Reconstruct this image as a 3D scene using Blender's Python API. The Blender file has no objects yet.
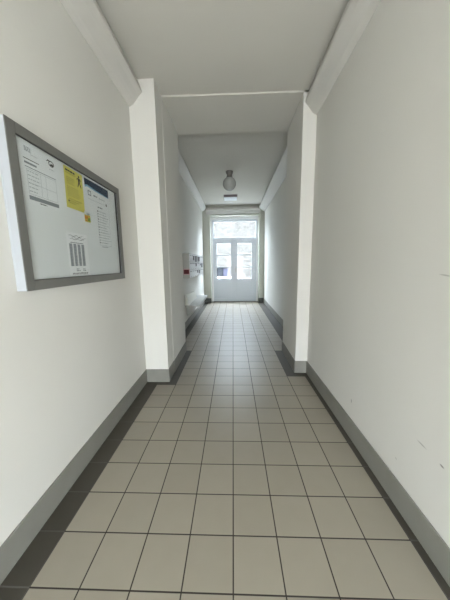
import bpy, bmesh, math, random
from mathutils import Vector, Matrix
random.seed(7)
SC = bpy.context.scene
COL = SC.collection

# ------------------------------------------------------------------ materials
def new_mat(name):
    m = bpy.data.materials.new(name); m.use_nodes = True
    nt = m.node_tree; b = nt.nodes['Principled BSDF']
    return m, nt, b

def plain(name, col, rough=.5, metal=0, noise=0, scale=8, bump=0, spec=.5):
    m, nt, b = new_mat(name)
    b.inputs['Roughness'].default_value = rough
    b.inputs['Metallic'].default_value = metal
    b.inputs['Specular IOR Level'].default_value = spec
    tc = nt.nodes.new('ShaderNodeTexCoord')
    nz = nt.nodes.new('ShaderNodeTexNoise'); nz.inputs['Scale'].default_value = scale
    nz.inputs['Detail'].default_value = 5
    nt.links.new(tc.outputs['Object'], nz.inputs['Vector'])
    mx = nt.nodes.new('ShaderNodeMix'); mx.data_type = 'RGBA'
    k = noise
    mx.inputs[6].default_value = (*[c*(1-k) for c in col], 1)
    mx.inputs[7].default_value = (*[min(1, c*(1+k)) for c in col], 1)
    nt.links.new(nz.outputs['Fac'], mx.inputs[0])
    nt.links.new(mx.outputs[2], b.inputs['Base Color'])
    if bump:
        bp = nt.nodes.new('ShaderNodeBump'); bp.inputs['Strength'].default_value = bump
        bp.inputs['Distance'].default_value = .01
        nt.links.new(nz.outputs['Fac'], bp.inputs['Height']); nt.links.new(bp.outputs['Normal'], b.inputs['Normal'])
    return m

def mth(nt, op, a, b=None, c=None):
    n = nt.nodes.new('ShaderNodeMath'); n.operation = op
    for i, v in enumerate((a, b, c)):
        if v is None: continue
        if isinstance(v, (int, float)): n.inputs[i].default_value = v
        else: nt.links.new(v, n.inputs[i])
    return n.outputs[0]

TILE, TX, TY = .25, -.011, .925
def tile_mat(name, col, var, rough, grout=(.022, .018, .014), gw=.0029):
    m, nt, b = new_mat(name)
    tc = nt.nodes.new('ShaderNodeTexCoord'); sp = nt.nodes.new('ShaderNodeSeparateXYZ')
    nt.links.new(tc.outputs['Object'], sp.inputs[0])
    u = mth(nt, 'DIVIDE', mth(nt, 'SUBTRACT', sp.outputs[0], TX), TILE)
    v = mth(nt, 'DIVIDE', mth(nt, 'SUBTRACT', sp.outputs[1], TY), TILE)
    du = mth(nt, 'ABSOLUTE', mth(nt, 'SUBTRACT', u, mth(nt, 'ROUND', u)))
    dv = mth(nt, 'ABSOLUTE', mth(nt, 'SUBTRACT', v, mth(nt, 'ROUND', v)))
    d = mth(nt, 'MULTIPLY', mth(nt, 'MINIMUM', du, dv), TILE)
    mr = nt.nodes.new('ShaderNodeMapRange'); mr.interpolation_type = 'SMOOTHSTEP'
    nt.links.new(d, mr.inputs[0]); mr.inputs[1].default_value = gw*.75; mr.inputs[2].default_value = gw*1.5
    cb = nt.nodes.new('ShaderNodeCombineXYZ')
    nt.links.new(mth(nt, 'FLOOR', u), cb.inputs[0]); nt.links.new(mth(nt, 'FLOOR', v), cb.inputs[1])
    wn = nt.nodes.new('ShaderNodeTexWhiteNoise'); nt.links.new(cb.outputs[0], wn.inputs['Vector'])
    nz = nt.nodes.new('ShaderNodeTexNoise'); nz.inputs['Scale'].default_value = 9; nz.inputs['Detail'].default_value = 6
    nt.links.new(tc.outputs['Object'], nz.inputs['Vector'])
    val = mth(nt, 'ADD', mth(nt, 'MULTIPLY', wn.outputs['Value'], var), mth(nt, 'MULTIPLY', nz.outputs['Fac'], var))
    val = mth(nt, 'ADD', val, 1 - var)
    vm = nt.nodes.new('ShaderNodeVectorMath'); vm.operation = 'SCALE'
    vm.inputs[0].default_value = col; nt.links.new(val, vm.inputs['Scale'])
    mx = nt.nodes.new('ShaderNodeMix'); mx.data_type = 'RGBA'
    mx.inputs[6].default_value = (*grout, 1)
    nt.links.new(vm.outputs[0], mx.inputs[7]); nt.links.new(mr.outputs[0], mx.inputs[0])
    nt.links.new(mx.outputs[2], b.inputs['Base Color'])
    rr = mth(nt, 'SUBTRACT', .85, mth(nt, 'MULTIPLY', mr.outputs[0], .85 - rough))
    nt.links.new(rr, b.inputs['Roughness']); b.inputs['IOR'].default_value = 1.5
    bp = nt.nodes.new('ShaderNodeBump'); bp.inputs['Strength'].default_value = .5; bp.inputs['Distance'].default_value = .002
    nt.links.new(mr.outputs[0], bp.inputs['Height']); nt.links.new(bp.outputs['Normal'], b.inputs['Normal'])
    return m

def wall_mat(name, col, marks=()):
    """painted plaster; marks = (y, z, half length, half height, angle, darkness) scuffs on the surface"""
    m, nt, b = new_mat(name)
    b.inputs['Roughness'].default_value = .8
    b.inputs['Specular IOR Level'].default_value = .2
    tc = nt.nodes.new('ShaderNodeTexCoord')
    nz = nt.nodes.new('ShaderNodeTexNoise'); nz.inputs['Scale'].default_value = 1.6; nz.inputs['Detail'].default_value = 4
    nt.links.new(tc.outputs['Object'], nz.inputs['Vector'])
    mx = nt.nodes.new('ShaderNodeMix'); mx.data_type = 'RGBA'
    mx.inputs[6].default_value = (*[c*.97 for c in col], 1); mx.inputs[7].default_value = (*[min(1, c*1.03) for c in col], 1)
    nt.links.new(nz.outputs['Fac'], mx.inputs[0])
    out = mx.outputs[2]
    sp = nt.nodes.new('ShaderNodeSeparateXYZ'); nt.links.new(tc.outputs['Object'], sp.inputs[0])
    for (y, z, hl, hh, ang, dk) in marks:
        dy = mth(nt, 'SUBTRACT', sp.outputs[1], y); dz = mth(nt, 'SUBTRACT', sp.outputs[2], z)
        ca, sa = math.cos(ang), math.sin(ang)
        a = mth(nt, 'DIVIDE', mth(nt, 'ADD', mth(nt, 'MULTIPLY', dy, ca), mth(nt, 'MULTIPLY', dz, sa)), hl)
        c = mth(nt, 'DIVIDE', mth(nt, 'SUBTRACT', mth(nt, 'MULTIPLY', dz, ca), mth(nt, 'MULTIPLY', dy, sa)), hh)
        r = mth(nt, 'ADD', mth(nt, 'MULTIPLY', a, a), mth(nt, 'MULTIPLY', c, c))
        f = mth(nt, 'MULTIPLY', mth(nt, 'SUBTRACT', 1, mth(nt, 'MINIMUM', r, 1)), dk)
        m2 = nt.nodes.new('ShaderNodeMix'); m2.data_type = 'RGBA'
        nt.links.new(f, m2.inputs[0]); nt.links.new(out, m2.inputs[6]); m2.inputs[7].default_value = (.12, .11, .10, 1)
        out = m2.outputs[2]
    nt.links.new(out, b.inputs['Base Color'])
    n2 = nt.nodes.new('ShaderNodeTexNoise'); n2.inputs['Scale'].default_value = 14; n2.inputs['Detail'].default_value = 4
    nt.links.new(tc.outputs['Object'], n2.inputs['Vector'])
    bp = nt.nodes.new('ShaderNodeBump'); bp.inputs['Strength'].default_value = .12; bp.inputs['Distance'].default_value = .01
    nt.links.new(n2.outputs['Fac'], bp.inputs['Height']); nt.links.new(bp.outputs['Normal'], b.inputs['Normal'])
    return m

def glass_mat(name, tint=(1, 1, 1), refl=1.0):
    m = bpy.data.materials.new(name); m.use_nodes = True; nt = m.node_tree; nt.nodes.clear()
    o = nt.nodes.new('ShaderNodeOutputMaterial'); mx = nt.nodes.new('ShaderNodeMixShader')
    t = nt.nodes.new('ShaderNodeBsdfTransparent'); t.inputs[0].default_value = (*tint, 1)
    g = nt.nodes.new('ShaderNodeBsdfGlossy'); g.inputs['Roughness'].default_value = .03
    lw = nt.nodes.new('ShaderNodeLayerWeight'); lw.inputs['Blend'].default_value = .5          # Schlick reflection, the same from both sides of the pane
    f = mth(nt, 'MULTIPLY', mth(nt, 'MULTIPLY_ADD', mth(nt, 'POWER', lw.outputs['Facing'], 5.0), .90, .03), refl)
    nt.links.new(f, mx.inputs[0]); nt.links.new(t.outputs[0], mx.inputs[1]); nt.links.new(g.outputs[0], mx.inputs[2])
    nt.links.new(mx.outputs[0], o.inputs[0])
    return m

def stone_mat():
    m, nt, b = new_mat('rubble_stone'); b.inputs['Specular IOR Level'].default_value = 0
    b.inputs['Roughness'].default_value = .9
    tc = nt.nodes.new('ShaderNodeTexCoord'); mp = nt.nodes.new('ShaderNodeMapping')
    mp.inputs['Scale'].default_value = (2.6, 2.6, 5.5); nt.links.new(tc.outputs['Object'], mp.inputs[0])
    nz = nt.nodes.new('ShaderNodeTexNoise'); nz.inputs['Scale'].default_value = 1.2
    nt.links.new(mp.outputs[0], nz.inputs['Vector'])
    vm = nt.nodes.new('ShaderNodeVectorMath'); vm.operation = 'MULTIPLY_ADD'
    nt.links.new(nz.outputs['Color'], vm.inputs[0]); vm.inputs[1].default_value = (.7, .7, .7); nt.links.new(mp.outputs[0], vm.inputs[2])
    vo = nt.nodes.new('ShaderNodeTexVoronoi'); vo.feature = 'DISTANCE_TO_EDGE'; nt.links.new(vm.outputs[0], vo.inputs['Vector'])
    v2 = nt.nodes.new('ShaderNodeTexVoronoi'); nt.links.new(vm.outputs[0], v2.inputs['Vector'])
    mr = nt.nodes.new('ShaderNodeMapRange'); nt.links.new(vo.outputs['Distance'], mr.inputs[0])
    mr.inputs[1].default_value = .02; mr.inputs[2].default_value = .09
    sp = nt.nodes.new('ShaderNodeSeparateColor'); nt.links.new(v2.outputs['Color'], sp.inputs[0])
    rp = nt.nodes.new('ShaderNodeValToRGB'); nt.links.new(sp.outputs[0], rp.inputs[0])
    rp.color_ramp.elements[0].color = (.050, .048, .044, 1); rp.color_ramp.elements[1].color = (.15, .145, .135, 1)
    mx = nt.nodes.new('ShaderNodeMix'); mx.data_type = 'RGBA'; mx.inputs[6].default_value = (.018, .017, .015, 1)
    nt.links.new(mr.outputs[0], mx.inputs[0]); nt.links.new(rp.outputs[0], mx.inputs[7])
    nt.links.new(mx.outputs[2], b.inputs['Base Color'])
    bp = nt.nodes.new('ShaderNodeBump'); bp.inputs['Distance'].default_value = .04
    nt.links.new(mr.outputs[0], bp.inputs['Height']); nt.links.new(bp.outputs['Normal'], b.inputs['Normal'])
    return m

WALLC = (.712, .703, .664)
M = dict(
    wall=wall_mat('wall_paint', WALLC),
    wall_l=wall_mat('wall_paint_left', WALLC),
    wall_r=wall_mat('wall_paint_right', WALLC, [
        (2.017, .337, .022, .010, 1.4, .55), (1.24, .548, .040, .006, .05, .45), (1.107, .536, .016, .007, .1, .8),
        (1.22, 1.487, .045, .005, .1, .40), (1.42, .30, .012, .006, .4, .35)]),
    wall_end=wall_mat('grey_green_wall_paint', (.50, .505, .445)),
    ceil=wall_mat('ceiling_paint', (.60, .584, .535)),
    cornice=plain('cornice_paint', (.635, .622, .587), .5, noise=.03, scale=5),
    base=plain('baseboard_paint', (.235, .230, .205), .55, noise=.12, scale=6, bump=.1),
    base_dark=plain('dark_baseboard_paint', (.075, .08, .07), .5, noise=.1, scale=6),
    tile=tile_mat('cream_tile', (.280, .250, .198), .09, .38),
    border=tile_mat('charcoal_border_tile', (.050, .044, .033), .12, .50, grout=(.10, .095, .085)),
    white_wood=plain('white_gloss_paint', (.90, .91, .92), .3, noise=.01),
    door_paint=plain('door_pale_grey_paint', (.66, .70, .75), .35, noise=.02),
    alu=plain('grey_anodised_aluminium', (.155, .155, .145), .40, 0.0, noise=.04, scale=20),
    alu_side=plain('light_aluminium_side', (.48, .51, .55), .35, .15, noise=.02),
    panel=plain('white_magnetic_panel', (.84, .86, .86), .35, noise=.01),
    paper=plain('white_paper', (.92, .93, .94), .7, noise=.01),
    paper_grey=plain('recycled_paper', (.86, .88, .89), .7, noise=.02),
    yellow=plain('yellow_paper', (.72, .66, .15), .7, noise=.05, scale=30),
    ink=plain('black_ink', (.03, .03, .03), .6),
    ink_grey=plain('grey_ink', (.25, .28, .30), .6),
    ink_light=plain('light_grey_ink', (.46, .49, .51), .6),
    blue=plain('dark_blue_ink', (.010, .035, .085), .7),
    cyan=plain('light_blue_ink', (.25, .50, .68), .5),
    orange=plain('orange_ink', (.75, .33, .05), .5),
    green=plain('green_ink', (.22, .32, .06), .5),
    yel_ink=plain('olive_ink', (.36, .30, .05), .6),
    strip_black=plain('black_strips', (.02, .02, .02), .5),
    red=plain('dark_red_plastic', (.11, .004, .009), .6),
    pink=plain('pale_red_rim', (.70, .45, .46), .4),
    box=plain('white_enamel', (.88, .89, .90), .35, noise=.01),
    shelf=plain('shelf_laminate', (.50, .50, .475), .5, noise=.02),
    carton=plain('cream_cardboard', (.78, .77, .70), .6, noise=.03),
    steel=plain('brushed_steel', (.26, .25, .24), .35, .7, noise=.05, scale=30),
    opal=plain('opal_glass', (.46, .47, .45), .18, noise=.02),
    lens=plain('frosted_lens', (.80, .86, .90), .35),
    lampside=plain('mauve_grey_housing', (.30, .25, .27), .5),
    glass=glass_mat('clear_glass', (.97, .985, .99)),
    board_glass=glass_mat('board_glass', (.96, .97, .97), .8),
    stone=stone_mat(),
    paving=plain('grey_paving', (.20, .20, .19), .8, noise=.15, scale=4, bump=.3),
    grey_pane=plain('grey_window', (.017, .019, .022), .9, spec=0),
    grey_bin=plain('dark_window_frame', (.003, .0035, .004), .9, spec=0, noise=.05),
    blue_bin=plain('lavender_window', (.030, .031, .044), .9, spec=0, noise=.05),
)

# ------------------------------------------------------------------ helpers
class MB:
    """collects shapes; build() links them as ONE mesh object"""
    def __init__(s): s.v = []; s.f = []; s.mi = []; s.sm = []
    def add(s, vs, fs, mi=0, smooth=False):
        o = len(s.v); s.v += [tuple(v) for v in vs]
        for f in fs: s.f.append([o + i for i in f]); s.mi.append(mi); s.sm.append(smooth)
    def box(s, a, b, mi=0):
        x0, y0, z0 = [min(p, q) for p, q in zip(a, b)]; x1, y1, z1 = [max(p, q) for p, q in zip(a, b)]
        s.add([(x0,y0,z0),(x1,y0,z0),(x1,y1,z0),(x0,y1,z0),(x0,y0,z1),(x1,y0,z1),(x1,y1,z1),(x0,y1,z1)],
              [(0,3,2,1),(4,5,6,7),(0,1,5,4),(1,2,6,5),(2,3,7,6),(3,0,4,7)], mi)
        return s
    def prism(s, poly, z0, z1, mi=0):          # poly counter-clockwise in XY
        n = len(poly)
        s.add([(x, y, z0) for x, y in poly] + [(x, y, z1) for x, y in poly],
              [list(range(n))[::-1], [n + i for i in range(n)]] + [(i, (i+1) % n, n + (i+1) % n, n + i) for i in range(n)], mi)
        return s
    def sweep(s, prof, p0, p1, out, mi=0):
        """extrude profile [(offset, z)] from p0 to p1 (XY); out = unit XY direction of offset"""
        n = len(prof); vs = []
        for p in (p0, p1):
            for (d, z) in prof: vs.append((p[0] + out[0]*d, p[1] + out[1]*d, z))
        fs = [(i, (i+1) % n, n + (i+1) % n, n + i) for i in range(n)] + [list(range(n))[::-1], [n+i for i in range(n)]]
        s.add(vs, fs, mi); return s
    def lathe(s, prof, c, seg=32, mi=0):
        vs = []; n = len(prof)
        for k in range(seg):
            a = 2*math.pi*k/seg
            for r, z in prof: vs.append((c[0] + r*math.cos(a), c[1] + r*math.sin(a), c[2] + z))
        fs = []
        for k in range(seg):
            k2 = (k+1) % seg
            for i in range(n-1): fs.append((k*n+i, k2*n+i, k2*n+i+1, k*n+i+1))
        s.add(vs, fs, mi, True); return s
    def build(s, name, mats, parent=None, bevel=0):
        me = bpy.data.meshes.new(name); me.from_pydata(s.v, [], s.f)
        if not isinstance(mats, (list, tuple)): mats = [mats]
        for m in mats: me.materials.append(m)
        for p, mi, sm in zip(me.polygons, s.mi, s.sm): p.material_index = mi; p.use_smooth = sm
        bm = bmesh.new(); bm.from_mesh(me)
        bmesh.ops.remove_doubles(bm, verts=list({v for f in bm.faces if f.smooth for v in f.verts}), dist=1e-6)
        bmesh.ops.recalc_face_normals(bm, faces=bm.faces); bm.to_mesh(me); bm.free()
        o = bpy.data.objects.new(name, me); COL.objects.link(o)
        if parent:
            o.parent = parent
            w = parent
            off = Vector((0, 0, 0))
            while w: off += w.location; w = w.parent
            o.location = -off
        if bevel:
            md = o.modifiers.new('bevel', 'BEVEL'); md.width = bevel; md.segments = 2; md.limit_method = 'ANGLE'
        return o

def tag(o, label=None, cat=None, group=None, kind=None):
    if label: o['label'] = label
    if cat: o['category'] = cat
    if group: o['group'] = group
    if kind: o['kind'] = kind
    return o
def struct(name, mb, mats, bevel=0): return tag(mb.build(name, mats, None, bevel), kind='structure')
def empty(name, loc): 
    o = bpy.data.objects.new(name, None); o.location = loc; o.empty_display_size = .1; COL.objects.link(o); return o
def bake(o):
    """shift mesh so that the object's own origin sits at its parent's (vertices keep their world place)"""
    return o

# ------------------------------------------------------------------ dimensions (metres; camera stands at x=0, y=0)
XL, XR = -1.172, 1.042            # front walls
JL, JR = -.872, .875              # archway jambs
YPL, YPR = 3.010, 3.290           # front faces of left / right pilaster
YJ = 4.17                         # rear of archway
XL2, XR2 = -1.165, 1.225          # rear corridor walls
YE = 9.60                         # end wall face
YB = -2.6                         # wall behind the camera
ZC, ZS, ZC2 = 3.623, 3.603, 3.765 # front ceiling, archway soffit, rear ceiling
TOP = 4.05
OUT = .48
DX0, DX1, DZ = -.880, 1.015, 3.39
YD = 9.90                         # face of the door, set back in its reveal  # rear door opening

# walls
m = MB(); m.prism([(XL-OUT, YB), (XL, YB), (XL, YPL), (JL, YPL), (JL, YPR-.012), (JL+.006, YPR), (JL+.006, YJ), (XL2, YJ), (XL2, YE+OUT), (XL-OUT, YE+OUT)], 0, TOP)
struct('wall_left', m, M['wall_l'])
m = MB(); m.prism([(XR, YB), (XR2+OUT, YB), (XR2+OUT, YE+OUT), (XR2, YE+OUT), (XR2, YJ), (JR, YJ), (JR, YPR), (XR, YPR)], 0, TOP)
struct('wall_right', m, M['wall_r'], .006)
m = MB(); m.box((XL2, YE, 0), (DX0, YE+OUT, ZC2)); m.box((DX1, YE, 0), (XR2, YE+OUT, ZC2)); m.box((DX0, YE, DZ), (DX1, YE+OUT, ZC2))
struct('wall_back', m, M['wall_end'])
# wall behind the camera with its glazed street doorway
BX0, BX1, BZ = -.55, .95, 2.30
m = MB(); m.box((XL, YB-.3, 0), (BX0, YB, ZC)); m.box((BX1, YB-.3, 0), (XR, YB, ZC)); m.box((BX0, YB-.3, BZ), (BX1, YB, ZC))
struct('wall_front', m, M['wall'])
# floor
cream = [(XL, YB, XR, YE+OUT)]
def quad(mb, x0, y0, x1, y1, mi): mb.box((x0, y0, -.12), (x1, y1, 0), mi)
k = lambda n: TX + n*TILE
r = lambda n: TY + n*TILE
m = MB()
quad(m, k(-4), YB-.3, k(4), r(8), 0)                 # front field
quad(m, XL-.05, YB-.3, k(-4), r(8), 1)               # left border
quad(m, k(4), YB-.3, XR+.05, r(8), 1)
quad(m, XL-.05, r(8), k(-3), r(13), 1)               # border round the left pilaster
quad(m, k(-3), r(8), k(3), r(9), 0)
quad(m, k(3), r(8), k(4), r(9), 0); quad(m, k(4), r(8), XR+.05, r(9), 1)
quad(m, k(-3), r(9), k(3), r(13), 0)
quad(m, k(3), r(9), XR2+.05, r(13), 1)
quad(m, k(-4), r(13), k(4), YE+OUT, 0)               # rear field
quad(m, XL-.05, r(13), k(-4), YE+OUT, 1); quad(m, k(4), r(13), XR2+.05, YE+OUT, 1)
struct('floor', m, [M['tile'], M['border']])
# ceilings
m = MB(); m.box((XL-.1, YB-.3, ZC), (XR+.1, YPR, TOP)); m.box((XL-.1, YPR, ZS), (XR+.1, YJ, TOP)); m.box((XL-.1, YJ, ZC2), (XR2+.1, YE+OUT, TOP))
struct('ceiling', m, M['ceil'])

# cornices: swelling plaster mould with a shadow gap at the ceiling
def cornice(h, d, z):
    return [(0, z-h*1.0), (d*.06, z-h*1.0), (d*.20, z-h*.965), (d*.36, z-h*.90), (d*.55, z-h*.78), (d*.74, z-h*.64), (d*.90, z-h*.56),
            (d*1.0, z-h*.50), (d*1.0, z-h*.44), (d*.95, z-h*.34), (d*.87, z-h*.21), (d*.84, z-h*.17), (d*.15, z-h*.17), (d*.15, z), (0, z)]
struct('trim_1', MB().sweep(cornice(.275, .158, ZC), (XL, YB), (XL, YPL), (1, 0)), M['cornice'])
struct('trim_2', MB().sweep(cornice(.275, .145, ZC), (XR, YB), (XR, YPR), (-1, 0)), M['cornice'])
struct('trim_3', MB().sweep(cornice(.21, .165, ZC2), (XL2, YJ), (XL2, YE), (1, 0)), M['cornice'])
struct('trim_4', MB().sweep(cornice(.26, .225, ZC2), (XR2, YJ), (XR2, YE), (-1, 0)), M['cornice'])
struct('trim_5', MB().sweep(cornice(.24, .11, ZC2-.08), (XL2+.15, YE), (XR2-.18, YE), (0, -1)), M['cornice'])

# baseboards
def bb(mb, x0, y0, x1, y1, nx, ny, h=.178, t=.011):
    """board along the wall segment, standing t off it along (nx, ny)"""
    a = (min(x0, x1, x0+nx*t, x1+nx*t), min(y0, y1, y0+ny*t, y1+ny*t), 0)
    b = (max(x0, x1, x0+nx*t, x1+nx*t), max(y0, y1, y0+ny*t, y1+ny*t), h)
    mb.box(a, b)
m = MB(); bb(m, XL, YB, XL, YPL, 1, 0); bb(m, XL, YPL, JL, YPL, 0, -1); bb(m, JL, YPL-.011, JL, YPR, 1, 0); bb(m, JL+.006, YPR, JL+.006, YJ, 1, 0)
struct('baseboard_left', m, M['base'], .003)
m = MB(); bb(m, XR, YB, XR, YPR, -1, 0); bb(m, XR, YPR, JR, YPR, 0, -1); bb(m, JR, YPR-.011, JR, YJ, -1, 0)
struct('baseboard_right', m, M['base'], .003)
m = MB(); bb(m, XL2, YJ, XL2, YE, 1, 0, .17)
struct('baseboard_rear_left', m, M['base'], .003)
m = MB(); bb(m, XR2, YJ, XR2, YE, -1, 0, .17)
struct('baseboard_rear_right', m, M['base'], .003)
m = MB(); bb(m, XL2+.011, YE, DX0, YE, 0, -1, .19); bb(m, DX1, YE, XR2-.011, YE, 0, -1, .19)
struct('baseboard_back', m, M['base_dark'], .003)

# ------------------------------------------------------------------ rear double door with transom
d1 = tag(empty('door_1', ((DX0+DX1)/2, YD, 0)), kind='structure')
def frame_part():
    m = MB(); w = .085
    for (a, b) in (((DX0-.0, .011), (DX0+.07, DZ)), ((DX1-.07, .011), (DX1, DZ)), ((DX0+.07, DZ-.095), (DX1-.07, DZ))):
        m.box((a[0], YD-.03, a[1]), (b[0], YD+.10, b[1]))
    return m
frame_part().build('door_frame', M['white_wood'], d1, .004)
yT0, yT1 = YD+.02, YD+.075
IX0, IX1 = DX0+.07, DX1-.07
TZ0, TZ1 = 2.49, DZ-.095
m = MB()   # transom frame
PX0, PX1, PZ0, PZ1 = -.760, .914, 2.583, 3.215
m.box((IX0, yT0, TZ0), (IX1, yT1, PZ0)); m.box((IX0, yT0, PZ1), (IX1, yT1, TZ1)); m.box((IX0, yT0, PZ0), (PX0, yT1, PZ1)); m.box((PX1, yT0, PZ0), (IX1, yT1, PZ1))
m.box((IX0-.0, yT0-.03, TZ0-.02), (IX1, yT0, TZ0+.05))
tr = m.build('transom', M['door_paint'], d1, .004)
MB().box((PX0, YD+.045, PZ0), (PX1, YD+.051, PZ1)).build('glass_pane', M['glass'], tr)
MX = .064
def leaf(x0, x1, px0, px1, mirror):
    m = MB(); z0, z1 = .012, TZ0-.022; y0, y1 = YD+.03, YD+.07
    zb, zt = .945, 2.382
    m.box((x0, y0, z0), (px0, y1, z1)); m.box((px1, y0, z0), (x1, y1, z1))
    m.box((px0, y0, z0), (px1, y1, zb)); m.box((px0, y0, zt), (px1, y1, z1))
    for zm in (1.418, 1.902): m.box((px0, y0+.004, zm-.021), (px1, y1-.004, zm+.021))
    # raised bottom panel and kick board
    m.box((px0-.02, y0-.008, .22), (px1+.02, y0, .86)); m.box((x0+.01, y0-.014, z0), (x1-.01, y0, .13))
    o = m.build('door_leaf', M['door_paint'], d1, .004)
    for za, zc in ((zb, 1.397), (1.439, 1.881), (1.923, zt)):
        MB().box((px0, YD+.048, za), (px1, YD+.053, zc)).build('glass_pane', M['glass'], o)
    return o
leaf(IX0+.003, MX-.003, -.660, -.080, 0)
lr = leaf(MX+.003, IX1-.003, .175, .768, 1)
MB().box((MX-.02, YD+.012, .03), (MX+.022, YD+.03, TZ0-.03)).build('cover_strip', M['door_paint'], lr, .003)
m = MB(); m.box((.095, YD+.022, 1.22), (.135, YD+.03, 1.42)); m.box((.108, YD-.02, 1.335), (.122, YD+.022, 1.349)); m.box((.108, YD-.032, 1.333), (.225, YD-.02, 1.351))
tag(m.build('handle', M['steel'], lr, .002), 'brushed steel lever handle')

MB().box((DX0, YD-.03, .0005), (DX1, YD+.12, .011)).build('threshold', M['base_dark'], d1)

# glazed street door behind the camera (daylight comes in through it)
d2 = tag(empty('door_2', (.2, YB-.1, 0)), kind='structure')
m = MB(); m.box((BX0, YB-.16, 0), (BX0+.05, YB-.06, BZ)); m.box((BX1-.05, YB-.16, 0), (BX1, YB-.06, BZ)); m.box((BX0+.05, YB-.16, BZ-.05), (BX1-.05, YB-.06, BZ))
m.build('door_frame', M['white_wood'], d2)
MB().box((BX0+.05, YB-.115, .005), (BX1-.05, YB-.105, BZ-.05)).build('glass_pane', M['glass'], d2)

# ------------------------------------------------------------------ notice board
NB = tag(empty('notice_board', (XL, 1.85, 1.42)), 'grey aluminium framed glass notice board with papers, on the left wall', 'notice board')
XF = -1.112
b0, b1, z0, z1 = 1.260, 2.455, 1.423, 2.294
m = MB()   # casing: side walls and back sheet
m.box((XL+.001, b0, z0), (XL+.012, b1, z1))
m.box((XL+.012, b0, z0), (XF-.006, b0+.02, z1)); m.box((XL+.012, b1-.02, z0), (XF-.006, b1, z1))
m.box((XL+.012, b0+.02, z0), (XF-.006, b1-.02, z0+.02)); m.box((XL+.012, b0+.02, z1-.02), (XF-.006, b1-.02, z1))
tag(m.build('casing', M['alu_side'], NB, .0015), 'light aluminium sides')
m = MB(); fw = .056
m.box((XF-.006, b0, z0), (XF, b0+fw, z1)); m.box((XF-.006, b1-fw, z0), (XF, b1, z1))
m.box((XF-.006, b0+fw, z0), (XF, b1-fw, z0+fw)); m.box((XF-.006, b0+fw, z1-fw), (XF, b1-fw, z1))
tag(m.build('frame', M['alu'], NB, .0015), 'dark grey anodised frame')
XP = -1.128
m = MB().box((XL+.0125, b0+.021, z0+.021), (XP, b1-.021, z1-.021)); m.build('back_panel', M['panel'], NB)
m = MB()
a0, a1, c0, c1 = b0+fw, b1-fw, z0+fw, z1-fw
m.box((XF-.009, a0, c1-.004), (XF-.0005, a1, c1)); m.box((XF-.009, a0, c0), (XF-.006, a1, c0+.003))
m.box((XF-.012, a1-.020, c0), (XF-.001, a1-.012, c1)); m.box((XF-.011, a1-.003, c0), (XF-.0005, a1, c1))  # upright black strips stand for frame edges reflected in the glass
m.build('seal_and_reflections', M['strip_black'], NB)
MB().box((XF-.0085, a0+.0002, c0+.004), (XF-.0065, a1-.021, c1-.005)).build('glass_pane', M['board_glass'], NB)
MB().box((XF-.006, a1-.012, c0), (XF-.002, a1-.004, c1)).build('reflected_edge', M['alu_side'], NB)  # pale strip between them, part of the same modelled reflection

# papers. coordinates (y, z) on the board; prints sit in the sheet's own mesh
class Sheet:
    def __init__(s, name, label, mats, y0, y1, zt, zb, tilt=0, skew=None, group=None):
        s.n = name; s.l = label; s.m = mats; s.mb = MB(); s.c = ((y0+y1)/2, (zt+zb)/2); s.t = tilt; s.g = group
        s.y0, s.y1, s.zt, s.zb = y0, y1, zt, zb
        s.q(y0, zt, y1, zb, 0, 0)
    def rot(s, y, z):
        a = math.radians(s.t); dy, dz = y - s.c[0], z - s.c[1]
        return s.c[0] + dy*math.cos(a) - dz*math.sin(a), s.c[1] + dy*math.sin(a) + dz*math.cos(a)
    def poly(s, pts, mi, lvl=1):
        x0 = XP + .0004 + (.0006 if lvl else 0) + .0003*(lvl-1 if lvl else 0); x1 = x0 + (.0006 if not lvl else .0003)
        P = [s.rot(*p) for p in pts]; n = len(P)
        s.mb.add([(x0, y, z) for y, z in P] + [(x1, y, z) for y, z in P],
                 [list(range(n)), [n+i for i in range(n)][::-1]] + [(i, (i+1) % n, n+(i+1) % n, n+i) for i in range(n)], mi)
    def q(s, y0, zt, y1, zb, mi, lvl=1): s.poly([(y0, zb), (y1, zb), (y1, zt), (y0, zt)], mi, lvl)
    def lines(s, y0, y1, zt, zb, n, mi, h=.0028, rag=.3, words=True):
        for i in range(n):
            z = zt + (zb-zt)*(i+.5)/n; e = y1 - (y1-y0)*rag*random.random()
            y = y0
            while y < e:
                w = random.uniform(.008, .028) if words else e - y
                s.q(y, z+h/2, min(y+w, e), z-h/2, mi); y += w + .005
    def done(s):
        o = s.mb.build(s.n, s.m); return tag(o, s.l, 'paper', s.g)
# 1 letter with crest, table and grey bar
p = Sheet('notice_letter', 'white letter with crest and grey bar, at left end of notice board', [M['paper_grey'], M['ink_grey'], M['ink'], M['ink_light']], 1.330, 1.640, 2.222, 1.905)
p.lines(1.375, 1.425, 2.208, 2.182, 5, 1, .003, .3); p.lines(1.415, 1.475, 2.178, 2.170, 1, 3)
p.lines(1.362, 1.47, 2.146, 2.140, 1, 2, .004, 0, False); p.q(1.366, 2.128, 1.45, 2.117, 1); p.lines(1.366, 1.60, 2.104, 2.098, 1, 1, .004, 0, False)
for a in range(6): p.lines(1.380, 1.465, 2.085-.021*a, 2.075-.021*a, 1, 3, .005, .4)
for y in (1.375, 1.47, 1.51, 1.595): p.q(y, 2.092, y+.0018, 1.96, 3)
for z in (2.092, 2.02, 1.96): p.q(1.375, z, 1.595, z-.002, 3)
p.q(1.372, 1.950, 1.602, 1.928, 1); p.lines(1.445, 1.50, 1.922, 1.916, 1, 2, .005, .2)
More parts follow.
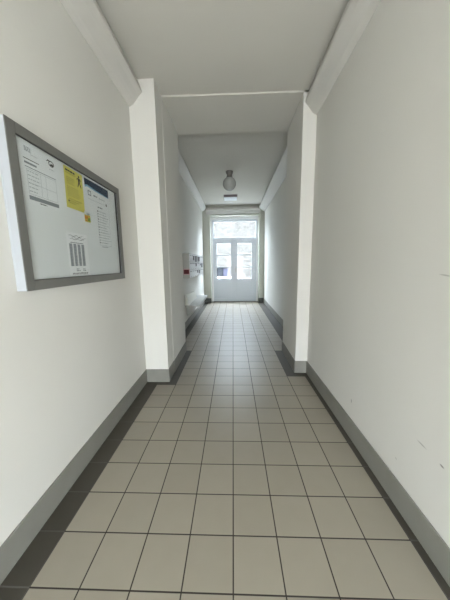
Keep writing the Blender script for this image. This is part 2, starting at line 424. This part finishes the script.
# crest: an ellipse ring with a wing stroke
for i in range(14):
    a = math.pi*2*i/14; b = math.pi*2*(i+1)/14; cy, cz = 1.572, 2.184
    p.poly([(cy+.017*math.cos(a), cz+.013*math.sin(a)), (cy+.023*math.cos(a), cz+.018*math.sin(a)), (cy+.023*math.cos(b), cz+.018*math.sin(b)), (cy+.017*math.cos(b), cz+.013*math.sin(b))], 2)
p.poly([(1.530, 2.188), (1.545, 2.203), (1.580, 2.196), (1.548, 2.195)], 2); p.poly([(1.560, 2.174), (1.59, 2.170), (1.585, 2.186), (1.567, 2.184)], 2)
p.lines(1.55, 1.60, 2.152, 2.146, 1, 1)
p.done()
# 2 yellow notice
p = Sheet('yellow_notice', 'yellow notice with a small black figure in its upper corner', [M['yellow'], M['yel_ink'], M['ink']], 1.684, 1.884, 2.226, 1.955, -1.0)
p.lines(1.700, 1.80, 2.212, 2.196, 1, 2, .012, .0); p.q(1.70, 2.190, 1.80, 2.186, 1)
fy, fz = 1.842, 2.176     # figure: head, body, arms, legs
p.poly([(fy+.008*math.cos(i*math.pi/4), fz+.024+.009*math.sin(i*math.pi/4)) for i in range(8)], 2)
p.poly([(fy-.009, fz-.016), (fy+.009, fz-.016), (fy+.012, fz+.014), (fy-.012, fz+.014)], 2)
p.poly([(fy-.012, fz+.014), (fy-.028, fz+.004), (fy-.026, fz-.001), (fy-.009, fz+.007)], 2)
p.poly([(fy+.012, fz+.014), (fy+.009, fz+.007), (fy+.022, fz-.004), (fy+.026, fz+.001)], 2)
p.poly([(fy-.009, fz-.016), (fy-.022, fz-.050), (fy-.015, fz-.051), (fy+.001, fz-.018)], 2)
p.poly([(fy+.009, fz-.016), (fy-.001, fz-.018), (fy+.016, fz-.050), (fy+.023, fz-.048)], 2)
p.lines(1.705, 1.80, 2.165, 2.115, 4, 1, .005); p.lines(1.705, 1.865, 2.105, 2.035, 6, 1, .004); p.lines(1.715, 1.865, 2.025, 1.985, 3, 1, .006, .5)
p.q(1.705, 2.008, 1.716, 1.996, 2)
p.done()
# 3 flyer with blue header
p = Sheet('flyer', 'white flyer with dark blue slanted header, at right end of notice board', [M['paper_grey'], M['blue'], M['cyan'], M['ink_grey'], M['ink_light'], M['ink']], 1.905, 2.275, 2.228, 1.700)
p.poly([(2.262, 2.222), (1.910, 2.222), (1.910, 2.170), (1.945, 2.180), (2.06, 2.168), (2.262, 2.158)], 1)
p.poly([(1.910, 2.170), (1.945, 2.180), (2.06, 2.168), (2.262, 2.158), (2.262, 2.152), (2.06, 2.158), (1.945, 2.166), (1.910, 2.155)], 2)
p.q(1.945, 2.142, 1.988, 2.104, 3); p.q(1.953, 2.134, 1.980, 2.112, 0, 2)
p.lines(2.02, 2.075, 2.126, 2.110, 1, 3, .011, 0); p.lines(2.10, 2.20, 2.122, 2.108, 1, 4, .008, .1); p.q(2.205, 2.094, 2.222, 2.074, 5)
p.lines(1.94, 2.17, 2.085, 2.072, 1, 4, .003, 0); p.lines(2.07, 2.15, 2.050, 2.03, 1, 3, .010, .1)
for i in range(13):
    z = 2.012 - i*.0215; p.q(2.060, z, 2.072, z-.009, 5 if i % 3 == 0 else 3); p.lines(2.08, 2.25, z, z-.008, 1, 4 if i % 2 else 3, .004, .4)
p.q(2.060, 1.730, 2.25, 1.727, 4); p.lines(2.09, 2.20, 1.722, 1.710, 1, 3, .006, .1)
for y in (2.055, 2.15, 2.25): p.q(y, 2.018, y+.002, 1.71, 4)
p.done()
# 4 sticker
p = Sheet('sticker', 'small orange, yellow and green sticker under the yellow notice', [M['paper'], M['orange'], M['green'], M['yellow']], 1.870, 1.950, 1.966, 1.890)
p.q(1.872, 1.945, 1.948, 1.892, 3); p.q(1.872, 1.938, 1.915, 1.912, 1, 2); p.q(1.91, 1.925, 1.946, 1.900, 2, 2); p.q(1.925, 1.943, 1.94, 1.930, 1, 2); p.q(1.878, 1.905, 1.905, 1.895, 1, 2)
p.done()
# 5 table sheet
p = Sheet('table_sheet', 'white sheet with four grey printed columns, low on the notice board', [M['paper'], M['ink_grey'], M['ink_light'], M['ink']], 1.640, 1.876, 1.790, 1.484)
for s0, z in ((1.665, 1.768), (1.70, 1.757), (1.68, 1.746)):
    for i in range(7): p.poly([(s0+i*.022, z+.004*math.sin(i*2.1)), (s0+i*.022+.020, z+.006*math.sin(i*2.1+1.9)), (s0+i*.022+.020, z+.006*math.sin(i*2.1+1.9)-.003), (s0+i*.022, z+.004*math.sin(i*2.1)-.003)][::-1], 3 if i % 2 else 1)
for c in range(4):
    y = 1.660 + c*.045
    p.q(y, 1.712, y+.034, 1.555, 2)
    for i in range(15): p.q(y+.003, 1.708-i*.0102, y+.030-random.random()*.008, 1.7015-i*.0102, 1, 2)
p.q(1.675, 1.722, 1.82, 1.717, 1)
p.lines(1.715, 1.76, 1.540, 1.515, 2, 1, .006); p.lines(1.79, 1.83, 1.538, 1.515, 2, 1, .006); p.lines(1.67, 1.86, 1.508, 1.495, 2, 3, .004, .1)
p.done()

# ------------------------------------------------------------------ letterbox bank on the rear left wall
LX = -1.000; y0, y1, z0, z1 = 5.60, 8.10, 1.235, 1.80
LB = tag(empty('letterbox_bank', (XL2, (y0+y1)/2, z0)), 'white bank of small letterboxes on the left wall before the door', 'letterbox')
m = MB(); m.box((XL2+.001, y0, z0), (LX-.012, y1, z1)); m.box((XL2+.001, y0-.008, z1), (LX+.004, y1+.008, z1+.012))
m.build('body', M['shelf'], LB, .003)
NR, NCOL = 3, 8
dw = (y1-y0)/NCOL; dh = (z1-z0)/NR
for i in range(NR):
    for j in range(NCOL):
        a = y0 + j*dw + .006; b = a + dw - .012; c = z0 + i*dh + .006; d = c + dh - .012
        dr = MB().box((LX-.0115, a, c), (LX, b, d)).build('door', M['box'], LB, .002)
        MB().box((LX+.0002, a+.05, d-.034), (LX+.003, b-.05, d-.022)).build('slot', M['strip_black'], dr)
        MB().box((LX+.0002, a+.09, c+.040), (LX+.002, b-.09, c+.068)).build('name_label', M['paper_grey'], dr)
        m = MB().box((LX+.0002, (a+b)/2-.008, c+.014), (LX+.006, (a+b)/2+.008, c+.030)); m.build('lock', M['steel'], dr)
# stickers and folded papers sticking out of the slots
PLATES = [(1, 2, .05, .11, 'ink'), (2, 2, .10, .15, 'ink'), (6, 1, .02, .12, 'ink'), (4, 2, .00, .13, 'ink'), (2, 1, .12, .07, 'ink'),
          (3, 0, .08, .06, 'ink'), (5, 1, .04, .05, 'ink'), (4, 0, .12, .09, 'ink')]
names = ['black paper in the upper letterbox slot nearest the archway', 'narrow black paper, middle one of three on the upper letterbox row', 'black paper on the middle letterbox row, furthest one along',
         'wide black paper on the upper letterbox row, furthest one along', 'small black paper on the middle letterbox row, nearest the archway', 'small black paper on the lower letterbox row, nearer the archway',
         'small black paper on the middle letterbox row, second furthest', 'black paper on the lower letterbox row, furthest one along']
for (j, i, dy, hh, mt), nm in zip(PLATES, names):
    pw = (.26 if hh > .1 and j in (4, 6) else .15) ; dy = 0 if pw > .2 else dy; a = y0 + j*dw + .02 + dy; d = z0 + (i+1)*dh - .045
    m = MB(); m.add([(LX+.0035, a, d+.012), (LX+.0035, a+pw, d+.012), (LX+.022, a+pw, d), (LX+.022, a, d), (LX+.020, a, d-hh*.9), (LX+.020, a+pw, d-hh*.9)],
                    [(0, 1, 2, 3), (3, 2, 5, 4)])
    o = m.build('folded_leaflet', M[mt]); tag(o, nm, 'leaflet', 'leaflets in the letterboxes')
    sd = o.modifiers.new('thickness', 'SOLIDIFY'); sd.thickness = .003; sd.offset = 1
# red box sign on the near end of the bank
RS = tag(empty('sign', (-1.08, y0, 1.38)), 'small dark red sign on the near end of the letterbox bank', 'sign')
MB().box((XL2+.015, y0-.016, 1.315), (LX-.004, y0-.0085, 1.455)).build('backing', M['pink'], RS)
MB().box((XL2+.028, y0-.022, 1.335), (LX-.016, y0-.0165, 1.435)).build('face', M['red'], RS)

# wall shelf
SY0, SY1, SX, SZ = 5.62, 7.58, -.825, .545
SH = tag(empty('wall_shelf', (XL2, (SY0+SY1)/2, SZ)), 'pale grey wall shelf under the letterboxes', 'shelf')
m = MB(); m.box((XL2+.012, SY0, SZ), (SX, SY1, SZ+.035)); m.box((SX-.02, SY0, SZ-.03), (SX, SY1, SZ))
m.build('board', M['shelf'], SH, .003)
for y in (SY0+.25, SY1-.3):
    m = MB(); t = .02
    m.add([(XL2+.001, y, SZ-.001), (SX-.06, y, SZ-.001), (SX-.06, y, SZ-.03), (XL2+.03, y, SZ-.26), (XL2+.001, y, SZ-.26),
           (XL2+.001, y+t, SZ-.001), (SX-.06, y+t, SZ-.001), (SX-.06, y+t, SZ-.03), (XL2+.03, y+t, SZ-.26), (XL2+.001, y+t, SZ-.26)],
          [(0,1,2,3,4), (9,8,7,6,5), (0,5,6,1), (1,6,7,2), (2,7,8,3), (3,8,9,4), (4,9,5,0)])
    m.build('bracket', M['shelf'], SH)
# pale tray standing on the shelf against the wall
ty0, ty1 = 5.66, 6.95
m = MB(); zz = SZ+.036
m.add([(XL2+.012, ty0, zz), (XL2+.10, ty0, zz), (XL2+.10, ty1, zz), (XL2+.012, ty1, zz), (XL2+.012, ty0, zz+.25), (XL2+.055, ty0, zz+.25), (XL2+.055, ty1, zz+.20), (XL2+.012, ty1, zz+.20)],
      [(0,3,2,1), (4,5,6,7), (0,1,5,4), (1,2,6,5), (2,3,7,6), (3,0,4,7)])
tag(m.build('leaflet_box', M['carton'], None, .004), 'long cream box on the wall shelf below the letterboxes', 'box')

# ------------------------------------------------------------------ ceiling globe lamp and flat emergency light
GL = tag(empty('globe_lamp', (-.070, 6.22, ZC2)), 'round opal glass globe lamp on the rear corridor ceiling', 'lamp')
c = (-.070, 6.22, ZC2)
MB().lathe([(0, -.0005), (.088, -.0005), (.090, -.012), (.082, -.050), (.066, -.062), (.062, -.095), (.070, -.110), (.070, -.122), (.0, -.122)], c).build('ceiling_mount', M['steel'], GL)
R_ = .158; prof = []
for i in range(25):
    a = math.pi*(i/24)*(1-.14) ; prof.append((R_*math.sin(a), -.283 - R_*math.cos(a)))
MB().lathe(prof, c, 40).build('glass_globe', M['opal'], GL)
EL = tag(empty('ceiling_light', (-.063, 8.40, ZC2)), 'flat rectangular light fitting on ceiling between globe lamp and door', 'light')
MB().box((-.283, 8.185, ZC2-.070), (.155, 8.62, ZC2-.0005)).build('housing', M['lampside'], EL, .004)
MB().box((-.275, 8.190, ZC2-.085), (.147, 8.612, ZC2-.0705)).build('diffuser', M['lens'], EL, .003)

# ------------------------------------------------------------------ outside the rear door
struct('ground', MB().box((-7, YE+OUT, -.16), (8, 17, -.04)), M['paving'])
o = MB().box((-6, 14.0, -.04), (7, 14.5, 4.05)).build('stone_wall', M['stone']); tag(o, 'pale rubble stone wall seen through the glazed door', 'wall')
m = MB(); wx0, wx1, wz0, wz1, wm = -.97, -.13, .83, 1.30, -.59
m.box((wx0, 13.95, wz0), (wx0+.10, 13.999, wz1)); m.box((wx1-.04, 13.95, wz0), (wx1, 13.999, wz1)); m.box((wm-.02, 13.95, wz0), (wm+.02, 13.999, wz1))
m.box((wx0, 13.95, wz1), (wx1, 13.999, wz1+.04))
wf = m.build('window', M['grey_bin'], o)
MB().box((wx0+.10, 13.97, wz0), (wm-.02, 13.999, wz1)).build('pane', M['grey_pane'], wf)
MB().box((wm+.02, 13.97, wz0), (wx1-.04, 13.999, wz1)).build('pane', M['blue_bin'], wf)
MB().box((wx0-.05, 13.90, wz0-.10), (wx1+.05, 13.999, wz0)).build('sill', M['paving'], wf)

# ------------------------------------------------------------------ light
w = bpy.data.worlds.new('world'); SC.world = w; w.use_nodes = True
bg = w.node_tree.nodes['Background']; bg.inputs[0].default_value = (.79, .885, 1.0, 1); 
tc = w.node_tree.nodes.new('ShaderNodeTexCoord'); sp = w.node_tree.nodes.new('ShaderNodeSeparateXYZ')   # overcast sky, brighter overhead
w.node_tree.links.new(tc.outputs['Generated'], sp.inputs[0])
w.node_tree.links.new(mth(w.node_tree, 'MULTIPLY_ADD', mth(w.node_tree, 'MAXIMUM', sp.outputs[2], 0), 47, 6), bg.inputs[1])

def area(name, loc, rot, sx, sy, power=0, col=(1, 1, 1), portal=False, spread=math.pi):
    l = bpy.data.lights.new(name, 'AREA'); l.shape = 'RECTANGLE'; l.size = sx; l.size_y = sy; l.energy = power; l.color = col; l.spread = spread
    if portal: l.cycles.is_portal = True
    o = bpy.data.objects.new(name, l); o.location = loc; o.rotation_euler = rot; COL.objects.link(o); return o
area('street_daylight', (.20, YB-.35, 1.15), (math.radians(90), 0, 0), 1.42, 2.2, 104, (1.0, .94, .87))
area('rear_portal', (.06, YE+.50, 1.69), (math.radians(-90), 0, 0), 1.86, 3.36, 0, portal=True)
s = bpy.data.lights.new('sun', 'SUN'); s.energy = 12; s.angle = math.radians(1.5); s.color = (1, .97, .92)
so = bpy.data.objects.new('sun', s); so.rotation_euler = Vector((.25, 1, -.95)).to_track_quat('-Z', 'Y').to_euler(); COL.objects.link(so)

# ------------------------------------------------------------------ camera (solved from the tile grid)
f, pitch, yaw, roll = 240.65, .149251, .0346313, -.0131941
F = Vector((-math.sin(yaw)*math.cos(pitch), math.cos(yaw)*math.cos(pitch), -math.sin(pitch)))
R = Vector((math.cos(yaw), math.sin(yaw), 0)); U = R.cross(F)
R2 = math.cos(roll)*R + math.sin(roll)*U; U2 = -math.sin(roll)*R + math.cos(roll)*U
cd = bpy.data.cameras.new('camera'); cam = bpy.data.objects.new('camera', cd); COL.objects.link(cam)
mat = Matrix((R2, U2, -F)).transposed().to_4x4(); mat.translation = Vector((0, 0, 1.557)); cam.matrix_world = mat
cd.sensor_fit = 'VERTICAL'; cd.sensor_height = 24; cd.lens = f/600*24; cd.clip_start = .02
SC.camera = cam

SC.view_settings.view_transform = 'Standard'; SC.view_settings.look = 'None'; SC.view_settings.gamma = 1
SC.view_settings.use_curve_mapping = False; SC.view_settings.exposure = 0.36
